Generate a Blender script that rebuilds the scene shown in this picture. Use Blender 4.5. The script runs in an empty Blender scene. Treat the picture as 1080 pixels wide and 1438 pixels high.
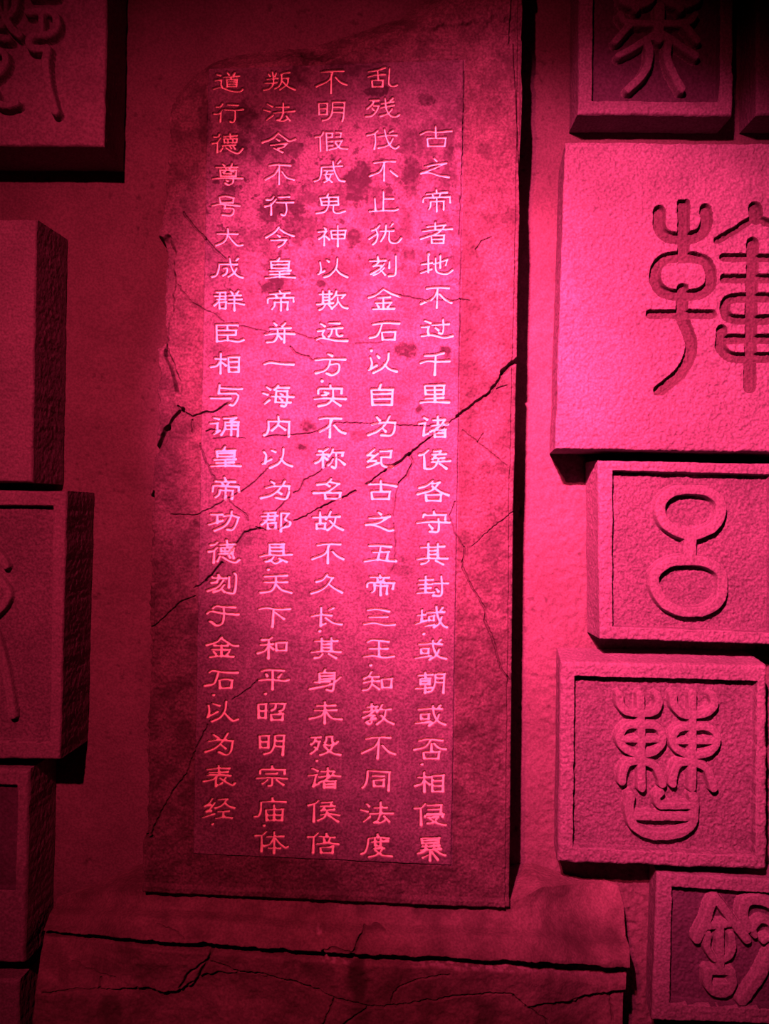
import bpy, math, random
import numpy as np
from mathutils import Matrix, Vector

C = bpy.context.scene.collection
rng = np.random.default_rng(7)
random.seed(7)

# ------------------------------------------------------------------ camera, world, lights, exposure
S = 0.002                     # metres of wall per photo pixel
FPX = 1080.0                  # focal length in photo pixels
D = FPX * S                   # camera distance to the wall plane y = 0
ROLL = math.radians(1.1)
CZ = 1.75                     # camera height
cr, sr = math.cos(ROLL), math.sin(ROLL)

cam = bpy.data.objects.new('camera', bpy.data.cameras.new('camera'))
C.objects.link(cam)
cam.data.sensor_fit = 'VERTICAL'
cam.data.sensor_height = 36.0
cam.data.lens = FPX / 1438.0 * 36.0
cam.data.clip_start = 0.05
cam.matrix_world = Matrix(((cr, -sr, 0, 0), (0, 0, -1, -D), (sr, cr, 0, CZ), (0, 0, 0, 1)))
bpy.context.scene.camera = cam

w = bpy.data.worlds.new('dark_hall'); bpy.context.scene.world = w
w.use_nodes = True
w.node_tree.nodes['Background'].inputs[0].default_value = (1.0, 0.015, 0.03, 1)
w.node_tree.nodes['Background'].inputs[1].default_value = 0.0015

def W(u, v, h):
    """photo pixel (u, v) on the plane h metres in front of the wall -> world x, y, z"""
    u = np.asarray(u, float); v = np.asarray(v, float); h = np.asarray(h, float)
    k = S * (D - h) / D
    dx = (u - 540.0) * k; dy = (719.0 - v) * k
    return np.stack([dx * cr - dy * sr, -h + 0 * dx, CZ + dx * sr + dy * cr], -1)

def spot(name, pos, aim, energy, angle, col, blend=1.0, size=0.03):
    l = bpy.data.lights.new(name, 'SPOT'); o = bpy.data.objects.new(name, l); C.objects.link(o)
    l.energy = energy; l.color = col; l.spot_size = math.radians(angle); l.spot_blend = blend
    l.shadow_soft_size = size
    o.location = pos
    a = Vector(W(aim[0], aim[1], 0.1).tolist())
    o.rotation_euler = (a - Vector(pos)).to_track_quat('-Z', 'Y').to_euler()
    return o

PINK = (1.0, 0.052, 0.205)
RED = (1.0, 0.039, 0.120)
spot('stele_spotlight', (-0.62, -2.9, 3.32), (550, 552), 3000, 27.5, PINK)
spot('column_spotlight', (-0.58, -2.95, 3.34), (800, 655), 2950, 41, PINK)
spot('wash_spotlight', (-0.8, -3.1, 3.3), (480, 690), 640, 58, RED)

vs = bpy.context.scene.view_settings
vs.view_transform = 'Standard'; vs.look = 'None'; vs.gamma = 1.0; vs.use_curve_mapping = False
vs.exposure = 0.0

# ------------------------------------------------------------------ helpers
_T = [rng.random((256, 256)) for _ in range(8)]
def vnoise(U, V, lam, k=0):
    """smooth value noise in -1..1 with wavelength lam (photo pixels)"""
    t = _T[k % 8]
    x = U / lam + 31.7 * (k + 1); y = V / lam + 17.3 * (k + 1)
    xi = np.floor(x).astype(int); yi = np.floor(y).astype(int)
    fx = x - xi; fy = y - yi
    fx = fx * fx * (3 - 2 * fx); fy = fy * fy * (3 - 2 * fy)
    x0 = xi & 255; x1 = (xi + 1) & 255; y0 = yi & 255; y1 = (yi + 1) & 255
    a = t[y0, x0] * (1 - fx) + t[y0, x1] * fx
    b = t[y1, x0] * (1 - fx) + t[y1, x1] * fx
    return (a * (1 - fy) + b * fy) * 2 - 1

def fbm(U, V, lam, octs=4, k=0, gain=0.55):
    s = 0; a = 1.0; n = 0
    for i in range(octs):
        s = s + a * vnoise(U, V, lam / 2 ** i, k + i); n += a; a *= gain
    return s / n

def sstep(e0, e1, x):
    t = np.clip((x - e0) / (e1 - e0), 0, 1)
    return t * t * (3 - 2 * t)

def catmull(p, n=6, closed=False):
    p = [np.array(q, float) for q in p]
    if len(p) < 3: return p
    out = []
    m = len(p)
    rngs = range(m) if closed else range(m - 1)
    for i in rngs:
        if closed:
            a, b, c, d = p[(i - 1) % m], p[i], p[(i + 1) % m], p[(i + 2) % m]
        else:
            a = p[i - 1] if i > 0 else 2 * p[0] - p[1]
            b, c = p[i], p[i + 1]
            d = p[i + 2] if i + 2 < m else 2 * p[-1] - p[-2]
        for j in range(n):
            t = j / n
            out.append(0.5 * (2 * b + (c - a) * t + (2 * a - 5 * b + 4 * c - d) * t * t + (3 * b - a - 3 * c + d) * t ** 3))
    out.append(p[0] if closed else p[-1])
    return out

def parse(txt, org, sc, r):
    """stroke text -> list of (points in photo px, radius in px). ~ curve, @ closed curve, wNN width in crop px"""
    res = []
    for st in txt.split(';'):
        st = st.strip()
        if not st: continue
        mode = ''
        if st[0] in '~@': mode = st[0]; st = st[1:]
        rr = r; pts = []
        for tok in st.split():
            if tok[0] == 'w': rr = float(tok[1:]) / sc / 2
            else:
                x, y = tok.split(','); pts.append((org[0] + float(x) / sc, org[1] + float(y) / sc))
        if mode == '~': pts = catmull(pts)
        elif mode == '@': pts = catmull(pts, closed=True)
        res.append((np.array(pts, float).reshape(-1, 2), rr))
    return res

def sdf_strokes(U, V, strokes, taper=None):
    """signed distance (px) of flat arrays U, V to a union of thick strokes"""
    d = np.full(U.shape, 1e3)
    for pts, r in strokes:
        n = len(pts)
        if n == 1:
            d = np.minimum(d, np.hypot(U - pts[0, 0], V - pts[0, 1]) - r); continue
        for i in range(n - 1):
            a, b = pts[i], pts[i + 1]
            ab = b - a; L = ab @ ab + 1e-9
            t = np.clip(((U - a[0]) * ab[0] + (V - a[1]) * ab[1]) / L, 0, 1)
            dd = np.hypot(U - a[0] - t * ab[0], V - a[1] - t * ab[1])
            if taper is not None:
                q = (i + t) / (n - 1)
                dd = dd - r * taper(q)
            else: dd = dd - r
            d = np.minimum(d, dd)
    return d

def window(U, V, strokes, m):
    a = np.concatenate([p for p, _ in strokes])
    x0, y0 = a.min(0) - m; x1, y1 = a.max(0) + m
    return np.nonzero((U > x0) & (U < x1) & (V > y0) & (V < y1))

def quad_dist(U, V, q):
    """distance (px) inside a convex quad TL, TR, BR, BL (negative outside)"""
    d = np.full(U.shape, 1e9)
    for i in range(4):
        a = np.array(q[i], float); b = np.array(q[(i + 1) % 4], float)
        e = b - a; n = np.array([-e[1], e[0]]) / np.hypot(*e)
        d = np.minimum(d, (U - a[0]) * n[0] + (V - a[1]) * n[1])
    return d

def jag(pts, amp=1.3, step=4.0):
    """a crack polyline with small random kinks"""
    out = []
    for a, b in zip(pts[:-1], pts[1:]):
        a = np.array(a, float); b = np.array(b, float)
        n = max(1, int(np.hypot(*(b - a)) / step))
        for i in range(n):
            out.append(a + (b - a) * i / n + (0 if i == 0 else 1) * np.array([random.uniform(-amp, amp), random.uniform(-amp, amp)]))
    out.append(np.array(pts[-1], float))
    return np.array(out)

def P(txt):
    return [tuple(float(c) for c in t.split(',')) for t in txt.split()]

def resample(pts, n):
    p = np.array(pts, float)
    s = np.concatenate([[0], np.cumsum(np.hypot(*np.diff(p, axis=0).T))])
    q = np.linspace(0, s[-1], n)
    return np.stack([np.interp(q, s, p[:, 0]), np.interp(q, s, p[:, 1])], -1)

def coons(L, R, T, B, step):
    """grid of pixel coordinates filling four boundary polylines"""
    ln = lambda p: np.hypot(*np.diff(np.array(p, float), axis=0).T).sum()
    nv = int(max(ln(L), ln(R)) / step) + 1; nu = int(max(ln(T), ln(B)) / step) + 1
    L = resample(L, nv)[:, None]; R = resample(R, nv)[:, None]
    T = resample(T, nu)[None]; B = resample(B, nu)[None]
    s = np.linspace(0, 1, nu)[None, :, None]; t = np.linspace(0, 1, nv)[:, None, None]
    g = (1 - s) * L + s * R + (1 - t) * T + t * B - ((1 - s) * (1 - t) * T[:, :1] + s * (1 - t) * T[:, -1:] + (1 - s) * t * B[:, :1] + s * t * B[:, -1:])
    return g[..., 0], g[..., 1]

class Acc:
    """collects grid patches into one mesh"""
    def __init__(self): self.v = []; self.f = []; self.a = []; self.n = 0; self.names = ()
    def grid(self, Pts, mask=None, attrs=None, flip=False):
        ny, nx = Pts.shape[:2]
        idx = np.arange(ny * nx).reshape(ny, nx)
        q = np.stack([idx[:-1, :-1], idx[1:, :-1], idx[1:, 1:], idx[:-1, 1:]], -1)
        q = q[mask] if mask is not None else q.reshape(-1, 4)
        if flip: q = q[:, ::-1]
        if len(q) == 0: return
        used = np.zeros(ny * nx, bool); used[q.ravel()] = True
        remap = np.cumsum(used) - 1
        self.v.append(Pts.reshape(-1, 3)[used]); self.f.append(remap[q] + self.n)
        a = attrs.reshape(ny * nx, -1)[used] if attrs is not None else np.zeros((used.sum(), 2))
        self.a.append(a); self.n += int(used.sum())
    def build(self, name, mat, origin=(0, 0, 0), parent=None, smooth=True):
        v = np.concatenate(self.v) - np.array(origin); f = np.concatenate(self.f); a = np.concatenate(self.a)
        me = bpy.data.meshes.new(name)
        me.vertices.add(len(v)); me.vertices.foreach_set('co', v.astype(np.float32).ravel())
        me.loops.add(len(f) * 4); me.loops.foreach_set('vertex_index', f.astype(np.int32).ravel())
        me.polygons.add(len(f)); me.polygons.foreach_set('loop_start', np.arange(0, len(f) * 4, 4, dtype=np.int32))
        me.polygons.foreach_set('use_smooth', np.full(len(f), smooth))
        for k, nm in enumerate(('stain_shade', 'paint')):
            at = me.attributes.new(nm, 'FLOAT', 'POINT'); at.data.foreach_set('value', a[:, k].astype(np.float32))
        me.update(calc_edges=True)
        me.materials.append(mat)
        o = bpy.data.objects.new(name, me); C.objects.link(o)
        if parent is not None: o.parent = parent
        else: o.location = origin
        return o

def tag(o, label, cat=None, group=None):
    o['label'] = label
    if cat: o['category'] = cat
    if group: o['group'] = group
    return o

# ------------------------------------------------------------------ materials
def stone(name, light, dark, scale=9.0, grain=0.35, paint=(0.8, 0.78, 0.78), rough=0.85, bump=0.25, stain_shade_col=None, grain_scale=170, spec=0.25):
    m = bpy.data.materials.new(name); m.use_nodes = True
    nt = m.node_tree; N = nt.nodes; Lk = nt.links
    b = N['Principled BSDF']
    b.inputs['Roughness'].default_value = rough
    b.inputs['Specular IOR Level'].default_value = spec
    tc = N.new('ShaderNodeTexCoord')
    n1 = N.new('ShaderNodeTexNoise'); n1.inputs['Scale'].default_value = scale; n1.inputs['Detail'].default_value = 8; n1.inputs['Roughness'].default_value = 0.65
    Lk.new(tc.outputs['Object'], n1.inputs['Vector'])
    r1 = N.new('ShaderNodeValToRGB')
    r1.color_ramp.elements[0].position = 0.36; r1.color_ramp.elements[0].color = (*dark, 1)
    r1.color_ramp.elements[1].position = 0.64; r1.color_ramp.elements[1].color = (*light, 1)
    Lk.new(n1.outputs['Fac'], r1.inputs['Fac'])
    n2 = N.new('ShaderNodeTexNoise'); n2.inputs['Scale'].default_value = grain_scale; n2.inputs['Detail'].default_value = 3
    Lk.new(tc.outputs['Object'], n2.inputs['Vector'])
    mr = N.new('ShaderNodeMapRange'); mr.inputs[1].default_value = 0.35; mr.inputs[2].default_value = 0.65
    mr.inputs[3].default_value = 1 - grain; mr.inputs[4].default_value = 1 + grain
    Lk.new(n2.outputs['Fac'], mr.inputs[0])
    mx = N.new('ShaderNodeMix'); mx.data_type = 'RGBA'; mx.blend_type = 'MULTIPLY'; mx.inputs[0].default_value = 1
    Lk.new(r1.outputs['Color'], mx.inputs[6]); Lk.new(mr.outputs[0], mx.inputs[7])
    st = N.new('ShaderNodeAttribute'); st.attribute_name = 'stain_shade'
    ms = N.new('ShaderNodeMix'); ms.data_type = 'RGBA'
    sc = stain_shade_col or tuple(c * 0.3 for c in dark)
    Lk.new(st.outputs['Fac'], ms.inputs[0]); Lk.new(mx.outputs[2], ms.inputs[6]); ms.inputs[7].default_value = (*sc, 1)
    pa = N.new('ShaderNodeAttribute'); pa.attribute_name = 'paint'
    mp = N.new('ShaderNodeMix'); mp.data_type = 'RGBA'
    Lk.new(pa.outputs['Fac'], mp.inputs[0]); Lk.new(ms.outputs[2], mp.inputs[6]); mp.inputs[7].default_value = (*paint, 1)
    Lk.new(mp.outputs[2], b.inputs['Base Color'])
    bp = N.new('ShaderNodeBump'); bp.inputs['Strength'].default_value = bump; bp.inputs['Distance'].default_value = 0.004
    Lk.new(n2.outputs['Fac'], bp.inputs['Height']); Lk.new(bp.outputs['Normal'], b.inputs['Normal'])
    return m

M_WALL = stone('plaster_wall_stone', (0.160, 0.135, 0.125), (0.120, 0.100, 0.092), scale=5, grain=0.18, bump=0.5)
M_BLOCK = stone('sandy_block_stone', (0.195, 0.182, 0.182), (0.150, 0.140, 0.140), scale=7, grain=0.25, bump=0.3)
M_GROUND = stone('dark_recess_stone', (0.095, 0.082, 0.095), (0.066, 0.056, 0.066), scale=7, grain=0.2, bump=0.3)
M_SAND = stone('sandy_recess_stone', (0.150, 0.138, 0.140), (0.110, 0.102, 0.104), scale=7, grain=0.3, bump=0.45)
M_INCISED = stone('dark_incised_stone', (0.094, 0.072, 0.072), (0.066, 0.050, 0.050), scale=7, grain=0.2, bump=0.4)
M_STELE = stone('weathered_slab_stone', (0.122, 0.100, 0.092), (0.070, 0.055, 0.050), scale=11, grain=0.35, bump=0.35, rough=0.8)
M_PANEL = stone('smoothed_panel_stone', (0.140, 0.126, 0.130), (0.092, 0.082, 0.086), scale=13, grain=0.35, bump=0.5, stain_shade_col=(0.013, 0.010, 0.011), paint=(0.82, 0.92, 0.62), rough=0.75)
M_BASE = stone('rough_pedestal_stone', (0.190, 0.155, 0.138), (0.095, 0.075, 0.066), scale=7, grain=0.2, bump=0.3)
M_FLOOR = stone('dark_floor_stone', (0.028, 0.028, 0.028), (0.017, 0.017, 0.017), scale=3, grain=0.1)

# ------------------------------------------------------------------ setting
u = np.arange(-420, 1501, 1.8); v = np.arange(-330, 1600, 1.8)
U, V = np.meshgrid(u, v)
pits = sstep(0.62, 0.85, fbm(U * 1.01 + 0.2 * V, V - 0.2 * U, 7, 2, 2) * 1.25) * sstep(-0.2, 0.4, vnoise(U, V, 70, 5))
H = 0.0022 * fbm(U, V, 60, 3, 1) + 0.0011 * fbm(U, V, 9, 3, 3) - 0.003 * pits
rough_zone = sstep(700, 800, U) * sstep(200, 420, V)
H = H + rough_zone * 0.0040 * fbm(U, V, 6.5, 2, 6)
a = Acc(); wp = W(U, V, 0.0); wp[..., 1] = -H + 0.004
a.grid(wp, attrs=np.stack([0.5 * pits, 0 * pits], -1))
wo = a.build('wall_back', M_WALL); wo['kind'] = 'structure'
a = Acc(); gx, gy = np.meshgrid(np.linspace(-3.2, 3.2, 12), np.linspace(0.0, -4.0, 12))
a.grid(np.stack([gx, gy, 0 * gx], -1))
fo = a.build('floor', M_FLOOR); fo['kind'] = 'structure'

# ------------------------------------------------------------------ blocks on the wall
def sides(acc, F, drafts, H0, base_h=0.0, rows=70, amp=0.0016):
    """skirts from the front grid's four edges back to the wall. drafts = outward metres for left, right, top, bottom"""
    out = {'L': (F[:, 0], (-1, 0)), 'R': (F[:, -1], (1, 0)), 'T': (F[0], (0, 1)), 'B': (F[-1], (0, -1))}
    for k, (e, (ox, oz)) in out.items():
        dr = drafts[k] if isinstance(drafts, dict) else drafts
        base = e.copy(); base[:, 1] = -base_h
        # the same outward shift on every skirt, so that the corners stay closed
        if k in 'LR':
            s = np.linspace(0, 1, len(e)); base[:, 0] += ox * dr
            base[:, 2] += (1 - s) * drafts['T'] - s * drafts['B']
        else:
            s = np.linspace(0, 1, len(e)); base[:, 2] += oz * dr
            base[:, 0] += -(1 - s) * drafts['L'] + s * drafts['R']
        t = np.linspace(0, 1, rows)[:, None, None]
        G = e[None] * (1 - t) + base[None] * t
        uu = np.arange(len(e))[None] * 1.0 + 0 * t[..., 0]; vv = t[..., 0] * H0 / S + 0 * uu
        nz = amp * fbm(uu * 1.0, vv * 1.0, 5.5, 3, 4) * np.sin(np.pi * np.clip(t[..., 0], 0, 1)) ** 0.5
        G[..., 0] += ox * nz; G[..., 2] += oz * nz
        acc.grid(G, flip=(k in 'RT'))

def block(label, quad, h, drafts, panel=None, recess=0.02, char=None, raise_h=0.018, incise=None,
          step=1.0, ground=None, rough=1.0, rb=3.0, char_r=1.0, seed=0):
    TL, TR, BR, BL = quad
    U, V = coons([TL, BL], [TR, BR], [TL, TR], [BL, BR], step)
    ny, nx = U.shape
    edge = quad_dist(U, V, quad)
    # wavering, slightly chipped outline
    off = np.exp(-np.maximum(edge, 0) / 5.0)
    U0, V0 = U, V
    U = U + off * 1.1 * fbm(U0 + 400 * seed, V0, 22, 3, 2); V = V + off * 1.1 * fbm(U0, V0 + 300 * seed, 22, 3, 5)
    su, sv = U + 613 * seed, V + 211 * seed
    N = rough * (0.0021 * fbm(su, sv, 4.2, 2, 0) + 0.0007 * fbm(su, sv, 14, 2, 3) + 0.0012 * vnoise(su, sv, 90, 5))
    H = np.full(U.shape, h) + N
    rbn = rb * (1 + 0.5 * vnoise(su, sv, 16, 6))
    t = np.clip(1 - edge / rbn, 0, 1)
    H -= rbn * S * (1 - np.sqrt(np.maximum(1 - t * t, 0)))
    label_v = np.zeros(U.shape, int)
    if panel:
        pd = quad_dist(U, V, panel) + 0.7 * fbm(su, sv, 18, 2, 1)
        pm = sstep(-0.9, 0.9, pd)
        H -= recess * pm
        label_v[pd > 0.2] = 1
    if char and not incise:
        d = sdf_strokes(*(q[window(U, V, char, 6)] for q in (U, V)), char)
        H[window(U, V, char, 6)] -= 0.45 * N[window(U, V, char, 6)] * (1 - sstep(-1, 1, d))
    if char:
        w = window(U, V, char, 6)
        d = sdf_strokes(U[w], V[w], char) + 0.5 * vnoise(su[w], sv[w], 9, 2)
        cm = 1 - sstep(-1.3, 0.7, d)
        dome = np.clip(-d / 5.0, 0, 1)
        if incise:
            H[w] -= incise * cm
        else:
            H[w] += raise_h * cm - 0.0016 * (1 - np.sqrt(dome)) * cm
        lv = label_v[w]; lv[d < 0.7] = 2; label_v[w] = lv
    F = W(U, V, h); F[..., 1] = -H
    at = np.zeros(U.shape + (2,))
    c = np.maximum.reduce([label_v[:-1, :-1], label_v[1:, :-1], label_v[1:, 1:], label_v[:-1, 1:]])
    org = W((TL[0] + BR[0]) / 2, (TL[1] + BR[1]) / 2, h); org[1] = 0.0; org = tuple(org)
    a = Acc(); a.grid(F, c == 0, at)
    sides(a, F, dict(zip('LRTB', drafts)), h)
    o = a.build('carved_stone_block' if char else 'plain_stone_block', M_BLOCK, org)
    tag(o, label, 'stone block', 'stone blocks mounted on the wall')
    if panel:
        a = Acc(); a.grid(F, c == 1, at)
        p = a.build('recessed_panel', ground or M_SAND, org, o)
    if char:
        a = Acc(); a.grid(F, c == 2, at)
        a.build('seal_character', M_INCISED if incise else M_BLOCK, org, o)
    return o

def seal(txt, org, sc, w): return parse(txt, org, sc, w / sc / 2)

ch = seal('~ 430,-120 425,-20 455,10 490,14 525,10 560,-20 552,-120; 490,-140 490,34; ~ 620,-120 618,-20 650,10 690,14 730,10 768,-20 760,-120; 690,-140 690,34;'
          '597,25 592,165 w50; ~ 418,60 438,85 470,98 590,100 w36; ~ 470,98 440,132 398,178 w38; ~ 755,60 735,85 700,98 590,100 w36; ~ 700,98 735,142 762,176 w38;'
          '~ 590,135 540,168 470,212 412,242 w36; ~ 590,135 640,168 700,208 758,245 w36; ~ 535,170 550,220 544,280 510,340 455,392 w40; ~ 640,175 628,230 640,290 665,340 694,392 w40;'
          '560,160 620,160 w40', (740, 0), 3.176, 40)
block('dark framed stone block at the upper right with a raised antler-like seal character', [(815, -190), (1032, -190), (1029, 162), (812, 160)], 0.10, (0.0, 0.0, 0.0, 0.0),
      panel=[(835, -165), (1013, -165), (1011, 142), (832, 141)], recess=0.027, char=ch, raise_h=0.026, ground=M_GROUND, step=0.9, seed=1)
block('stone block cut by the top right edge of the photo, beside the antler-like character block', [(1064, -170), (1290, -170), (1288, 164), (1062, 161)], 0.10, (0.0, 0.0, 0.0, 0.0), step=1.6, seed=2)

ch = seal('~ 535,335 535,395 562,432 630,450; ~ 722,330 725,380 700,425 630,450; 632,305 632,520 w46; @ 630,518 550,530 518,585 532,645 590,672 690,668 738,635 740,572 710,530 w42;'
          '630,650 625,760 w44; 500,750 748,750 w34; ~ 622,755 655,830 662,900 622,985 535,1060 w44;'
          '~ 768,452 850,405 900,372 940,350 w26; 922,322 925,362 w52; ~ 925,362 985,385 1050,420 1085,455 w30;'
          '912,465 900,1045 w46; 795,522 1040,522 w30; 798,606 1040,606 w34; @ 905,683 820,690 800,722 812,760 855,772 960,772 1015,762 1035,715 1000,685 w36;'
          '~ 788,815 785,885 825,922 910,925 990,922 1038,885 1036,815 w40; 818,850 1000,850 w36', (740, 180), 2.876, 46)
block('large unframed block on the right with a deeply incised seal character', [(794, 199), (1290, 203), (1282, 638), (780, 630)], 0.17, (-0.021, 0.0, 0.0, 0.0),
      char=ch, incise=0.016, rough=1.4, step=0.9, seed=3)

ch = seal('@ 735,212 655,222 606,265 600,320 630,375 700,412 735,416 775,412 840,375 868,320 862,265 810,222; 733,412 730,520 w62;'
          '@ 725,530 640,540 580,585 572,640 610,715 670,752 730,764 800,755 860,712 876,645 868,585 810,542', (740, 620), 3.176, 52)
block('pink lit framed block with two stacked rings joined by a stem', [(840, 646), (1104, 652), (1102, 906), (842, 897)], 0.12, (0.002, 0.0, 0.0, 0.0),
      panel=[(861, 661), (1083, 667), (1083, 888), (861, 880)], recess=0.027, char=ch, raise_h=0.026, rough=1.3, step=0.8, seed=4)

ch = seal('~ 415,305 420,350 455,382 512,388 570,380 592,345 585,308; 510,305 515,722; ~ 655,305 660,352 695,390 742,396 805,386 838,350 833,308; 742,300 740,722;'
          '@ 512,440 448,446 416,490 426,530 462,560 515,572 570,560 603,525 606,482 578,446 w40; 430,505 595,505 w34; @ 748,450 684,456 654,495 662,535 702,566 752,576 808,566 846,530 848,482 812,452 w40; 670,514 835,512 w34;'
          '~ 512,598 455,610 432,650 427,695; ~ 518,598 575,625 598,670 608,706; ~ 742,602 684,612 660,655 652,702; ~ 748,606 800,630 825,680 836,722;'
          '~ 465,755 460,820 480,890 540,928 610,936 690,922 742,880 750,800 745,758 w46; 480,848 742,852 w42; ~ 602,742 582,765 592,798 625,803 740,802 w36', (740, 880), 3.176, 42)
block('square framed block on the right with twin branching figures above a bowl shape', [(788, 929), (1078, 934), (1078, 1223), (784, 1212)], 0.125, (-0.016, 0.0, 0.015, 0.0),
      panel=[(808, 950), (1064, 957), (1061, 1203), (805, 1190)], recess=0.027, char=ch, raise_h=0.026, rough=1.2, step=0.8, rb=6, seed=5)

ch = seal('~ 760,446 800,372 822,300 845,262 w46; ~ 845,262 880,305 920,362 985,446 w46; 805,388 905,378 w36; 865,390 865,570 w44; ~ 812,425 808,480 832,525 865,535 900,525 922,480 915,425 w36;'
          '~ 812,590 812,645 842,682 892,684 920,648 916,590 w44; 815,588 915,588 w40; 850,655 890,655 w40;'
          '~ 985,395 968,335 985,278 1045,270 1110,300 1145,365 1122,455 1080,540 1040,620 965,722 w52; ~ 1022,430 1015,395 1050,362 1092,380 1098,430 1060,455 w30', (740, 1180), 3.176, 42)
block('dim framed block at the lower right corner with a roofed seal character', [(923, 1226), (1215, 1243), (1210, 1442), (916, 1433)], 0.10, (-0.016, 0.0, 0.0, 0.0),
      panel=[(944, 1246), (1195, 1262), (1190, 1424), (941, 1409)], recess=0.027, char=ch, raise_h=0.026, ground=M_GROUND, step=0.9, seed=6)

ch = seal('205,8 345,4 w40; ~ 190,108 305,105 350,135 348,200 300,238 222,242; 268,110 265,235 w40; ~ 222,242 196,270 208,312 262,320 300,316; ~ 300,318 292,420 308,540 345,680 w52;'
          '~ 10,-60 18,80 65,135 112,80 118,-60 w44; 60,-60 62,140 w30; ~ 60,145 30,185 -40,205 w46; ~ 60,150 100,205 140,240 w50; ~ -60,262 20,255 75,262 w46; @ -60,335 35,335 62,385 30,450 -60,500 -90,420 w48; ~ -60,500 -10,560 10,625 60,645 120,632 w46', (0, 0), 4.154, 50)
block('dark block at the top left corner with a raised seal character trailing a long tail', [(-190, -180), (154, -180), (146, 205), (-195, 203)], 0.15, (0.0, 0.0, 0.0, 0.0),
      char=ch, raise_h=0.030, rough=0.6, step=0.9, seed=7)
block('plain dark red block on the left edge between two carved blocks', [(-200, 306), (51, 308), (45, 677), (-205, 675)], 0.165, (0.0, 0.012, 0.006, 0.0), rough=0.8, step=1.2, seed=8)
ch = seal('~ -200,280 -60,330 0,385 20,420 w38; ~ -180,440 -60,450 0,492 30,545 5,600 -60,660 w38; ~ -120,540 -40,690 5,830 32,960 50,1080 w42; ~ -60,660 -120,800 -210,960 w42', (0, 660), 3.127, 42)
block('framed block on the left whose recess shows a long slanting stroke', [(-215, 684), (94, 690), (84, 1067), (-222, 1064)], 0.165, (0.0, 0.008, 0.0, 0.0),
      panel=[(-195, 706), (74, 711), (69, 1042), (-202, 1040)], recess=0.022, char=ch, raise_h=0.021, rough=0.7, step=1.0, seed=9)
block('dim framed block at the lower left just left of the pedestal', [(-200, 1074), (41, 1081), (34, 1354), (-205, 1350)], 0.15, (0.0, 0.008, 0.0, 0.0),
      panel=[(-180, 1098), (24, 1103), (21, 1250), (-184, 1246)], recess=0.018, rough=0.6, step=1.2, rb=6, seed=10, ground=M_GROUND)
block('nearly black block in the bottom left corner below the dim framed block', [(-205, 1372), (27, 1377), (24, 1560), (-205, 1555)], 0.14, (0.0, 0.01, 0.0, 0.0), rough=0.6, step=1.8, seed=11)

# ------------------------------------------------------------------ pedestal
def groove(H, U, V, pts, width, depth, st=None, stain_shade=0.6, j=1.2, vary=True):
    """cut an irregular crack along a polyline (photo px)"""
    p = jag(P(pts) if isinstance(pts, str) else pts, j)
    s = [(p, 0.0)]
    w = window(U, V, s, width + 3)
    uu, vv = U[w], V[w]
    d = np.full(uu.shape, 1e3)
    for a, b in zip(p[:-1], p[1:]):
        k = np.nonzero((uu > min(a[0], b[0]) - width - 2) & (uu < max(a[0], b[0]) + width + 2) & (vv > min(a[1], b[1]) - width - 2) & (vv < max(a[1], b[1]) + width + 2))[0]
        if len(k) == 0: continue
        ab = b - a; L = ab @ ab + 1e-9
        t = np.clip(((uu[k] - a[0]) * ab[0] + (vv[k] - a[1]) * ab[1]) / L, 0, 1)
        d[k] = np.minimum(d[k], np.hypot(uu[k] - a[0] - t * ab[0], vv[k] - a[1] - t * ab[1]))
    r = width / 2 * (1 + (0.55 * vnoise(uu, vv, 14, 1) if vary else 0))
    m = 1 - sstep(0.25 * r, r + 0.35, d)
    H[w] -= depth * m
    if st is not None: st[w] = np.maximum(st[w], stain_shade * m)

def poly_mask(U, V, pts, soft=2.0, wob=2.0):
    """soft mask of an arbitrary polygon with a ragged edge"""
    p = np.array(P(pts) if isinstance(pts, str) else pts, float)
    out = np.zeros(U.shape)
    x0, y0 = p.min(0) - 8; x1, y1 = p.max(0) + 8
    w = np.nonzero((U > x0) & (U < x1) & (V > y0) & (V < y1))
    uu = U[w] + wob * fbm(U[w], V[w], 14, 3, 1); vv = V[w] + wob * fbm(U[w], V[w], 14, 3, 4)
    ins = np.zeros(uu.shape, bool); d = np.full(uu.shape, 1e3)
    for a, b in zip(p, np.roll(p, -1, 0)):
        c = (a[1] > vv) != (b[1] > vv)
        xx = a[0] + (vv - a[1]) * (b[0] - a[0]) / (b[1] - a[1] + 1e-12)
        ins ^= c & (uu < xx)
        ab = b - a; t = np.clip(((uu - a[0]) * ab[0] + (vv - a[1]) * ab[1]) / (ab @ ab + 1e-9), 0, 1)
        d = np.minimum(d, np.hypot(uu - a[0] - t * ab[0], vv - a[1] - t * ab[1]))
    out[w] = sstep(-soft, soft, np.where(ins, d, -d))
    return out

TOPL = P('80,1262 95,1257 150,1252 200,1250 300,1252 450,1258 600,1265 716,1268 730,1262 760,1246 850,1237 868,1243')
U, V = coons(P('80,1262 72,1285 62,1312 54,1350 49,1400 45,1440 30,1714'), P('868,1243 875,1270 878,1310 880,1352 878,1440 872,1714'), TOPL, P('30,1714 872,1714'), 1.0)
top_v = np.interp(U, [x for x, y in TOPL], [y for x, y in TOPL])
crack_v = np.interp(U, [60, 239, 438, 597, 876], [1303, 1319, 1331, 1339, 1353.6]) + 1.0 * vnoise(U, V, 40, 1)
t = (V - top_v) / (crack_v - top_v)
g = sstep(80, 205, U) * (1 - sstep(718, 850, U))
H = g * (0.182 + 0.05 * sstep(0.05, 0.9, t)) + (1 - g) * np.where(U < 460, 0.012 + 0.080 * sstep(-0.05, 1.0, t) + 0.14 * sstep(1.0, 3.0, t), 0.012 + 0.13 * sstep(-0.05, 0.95, t))
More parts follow.
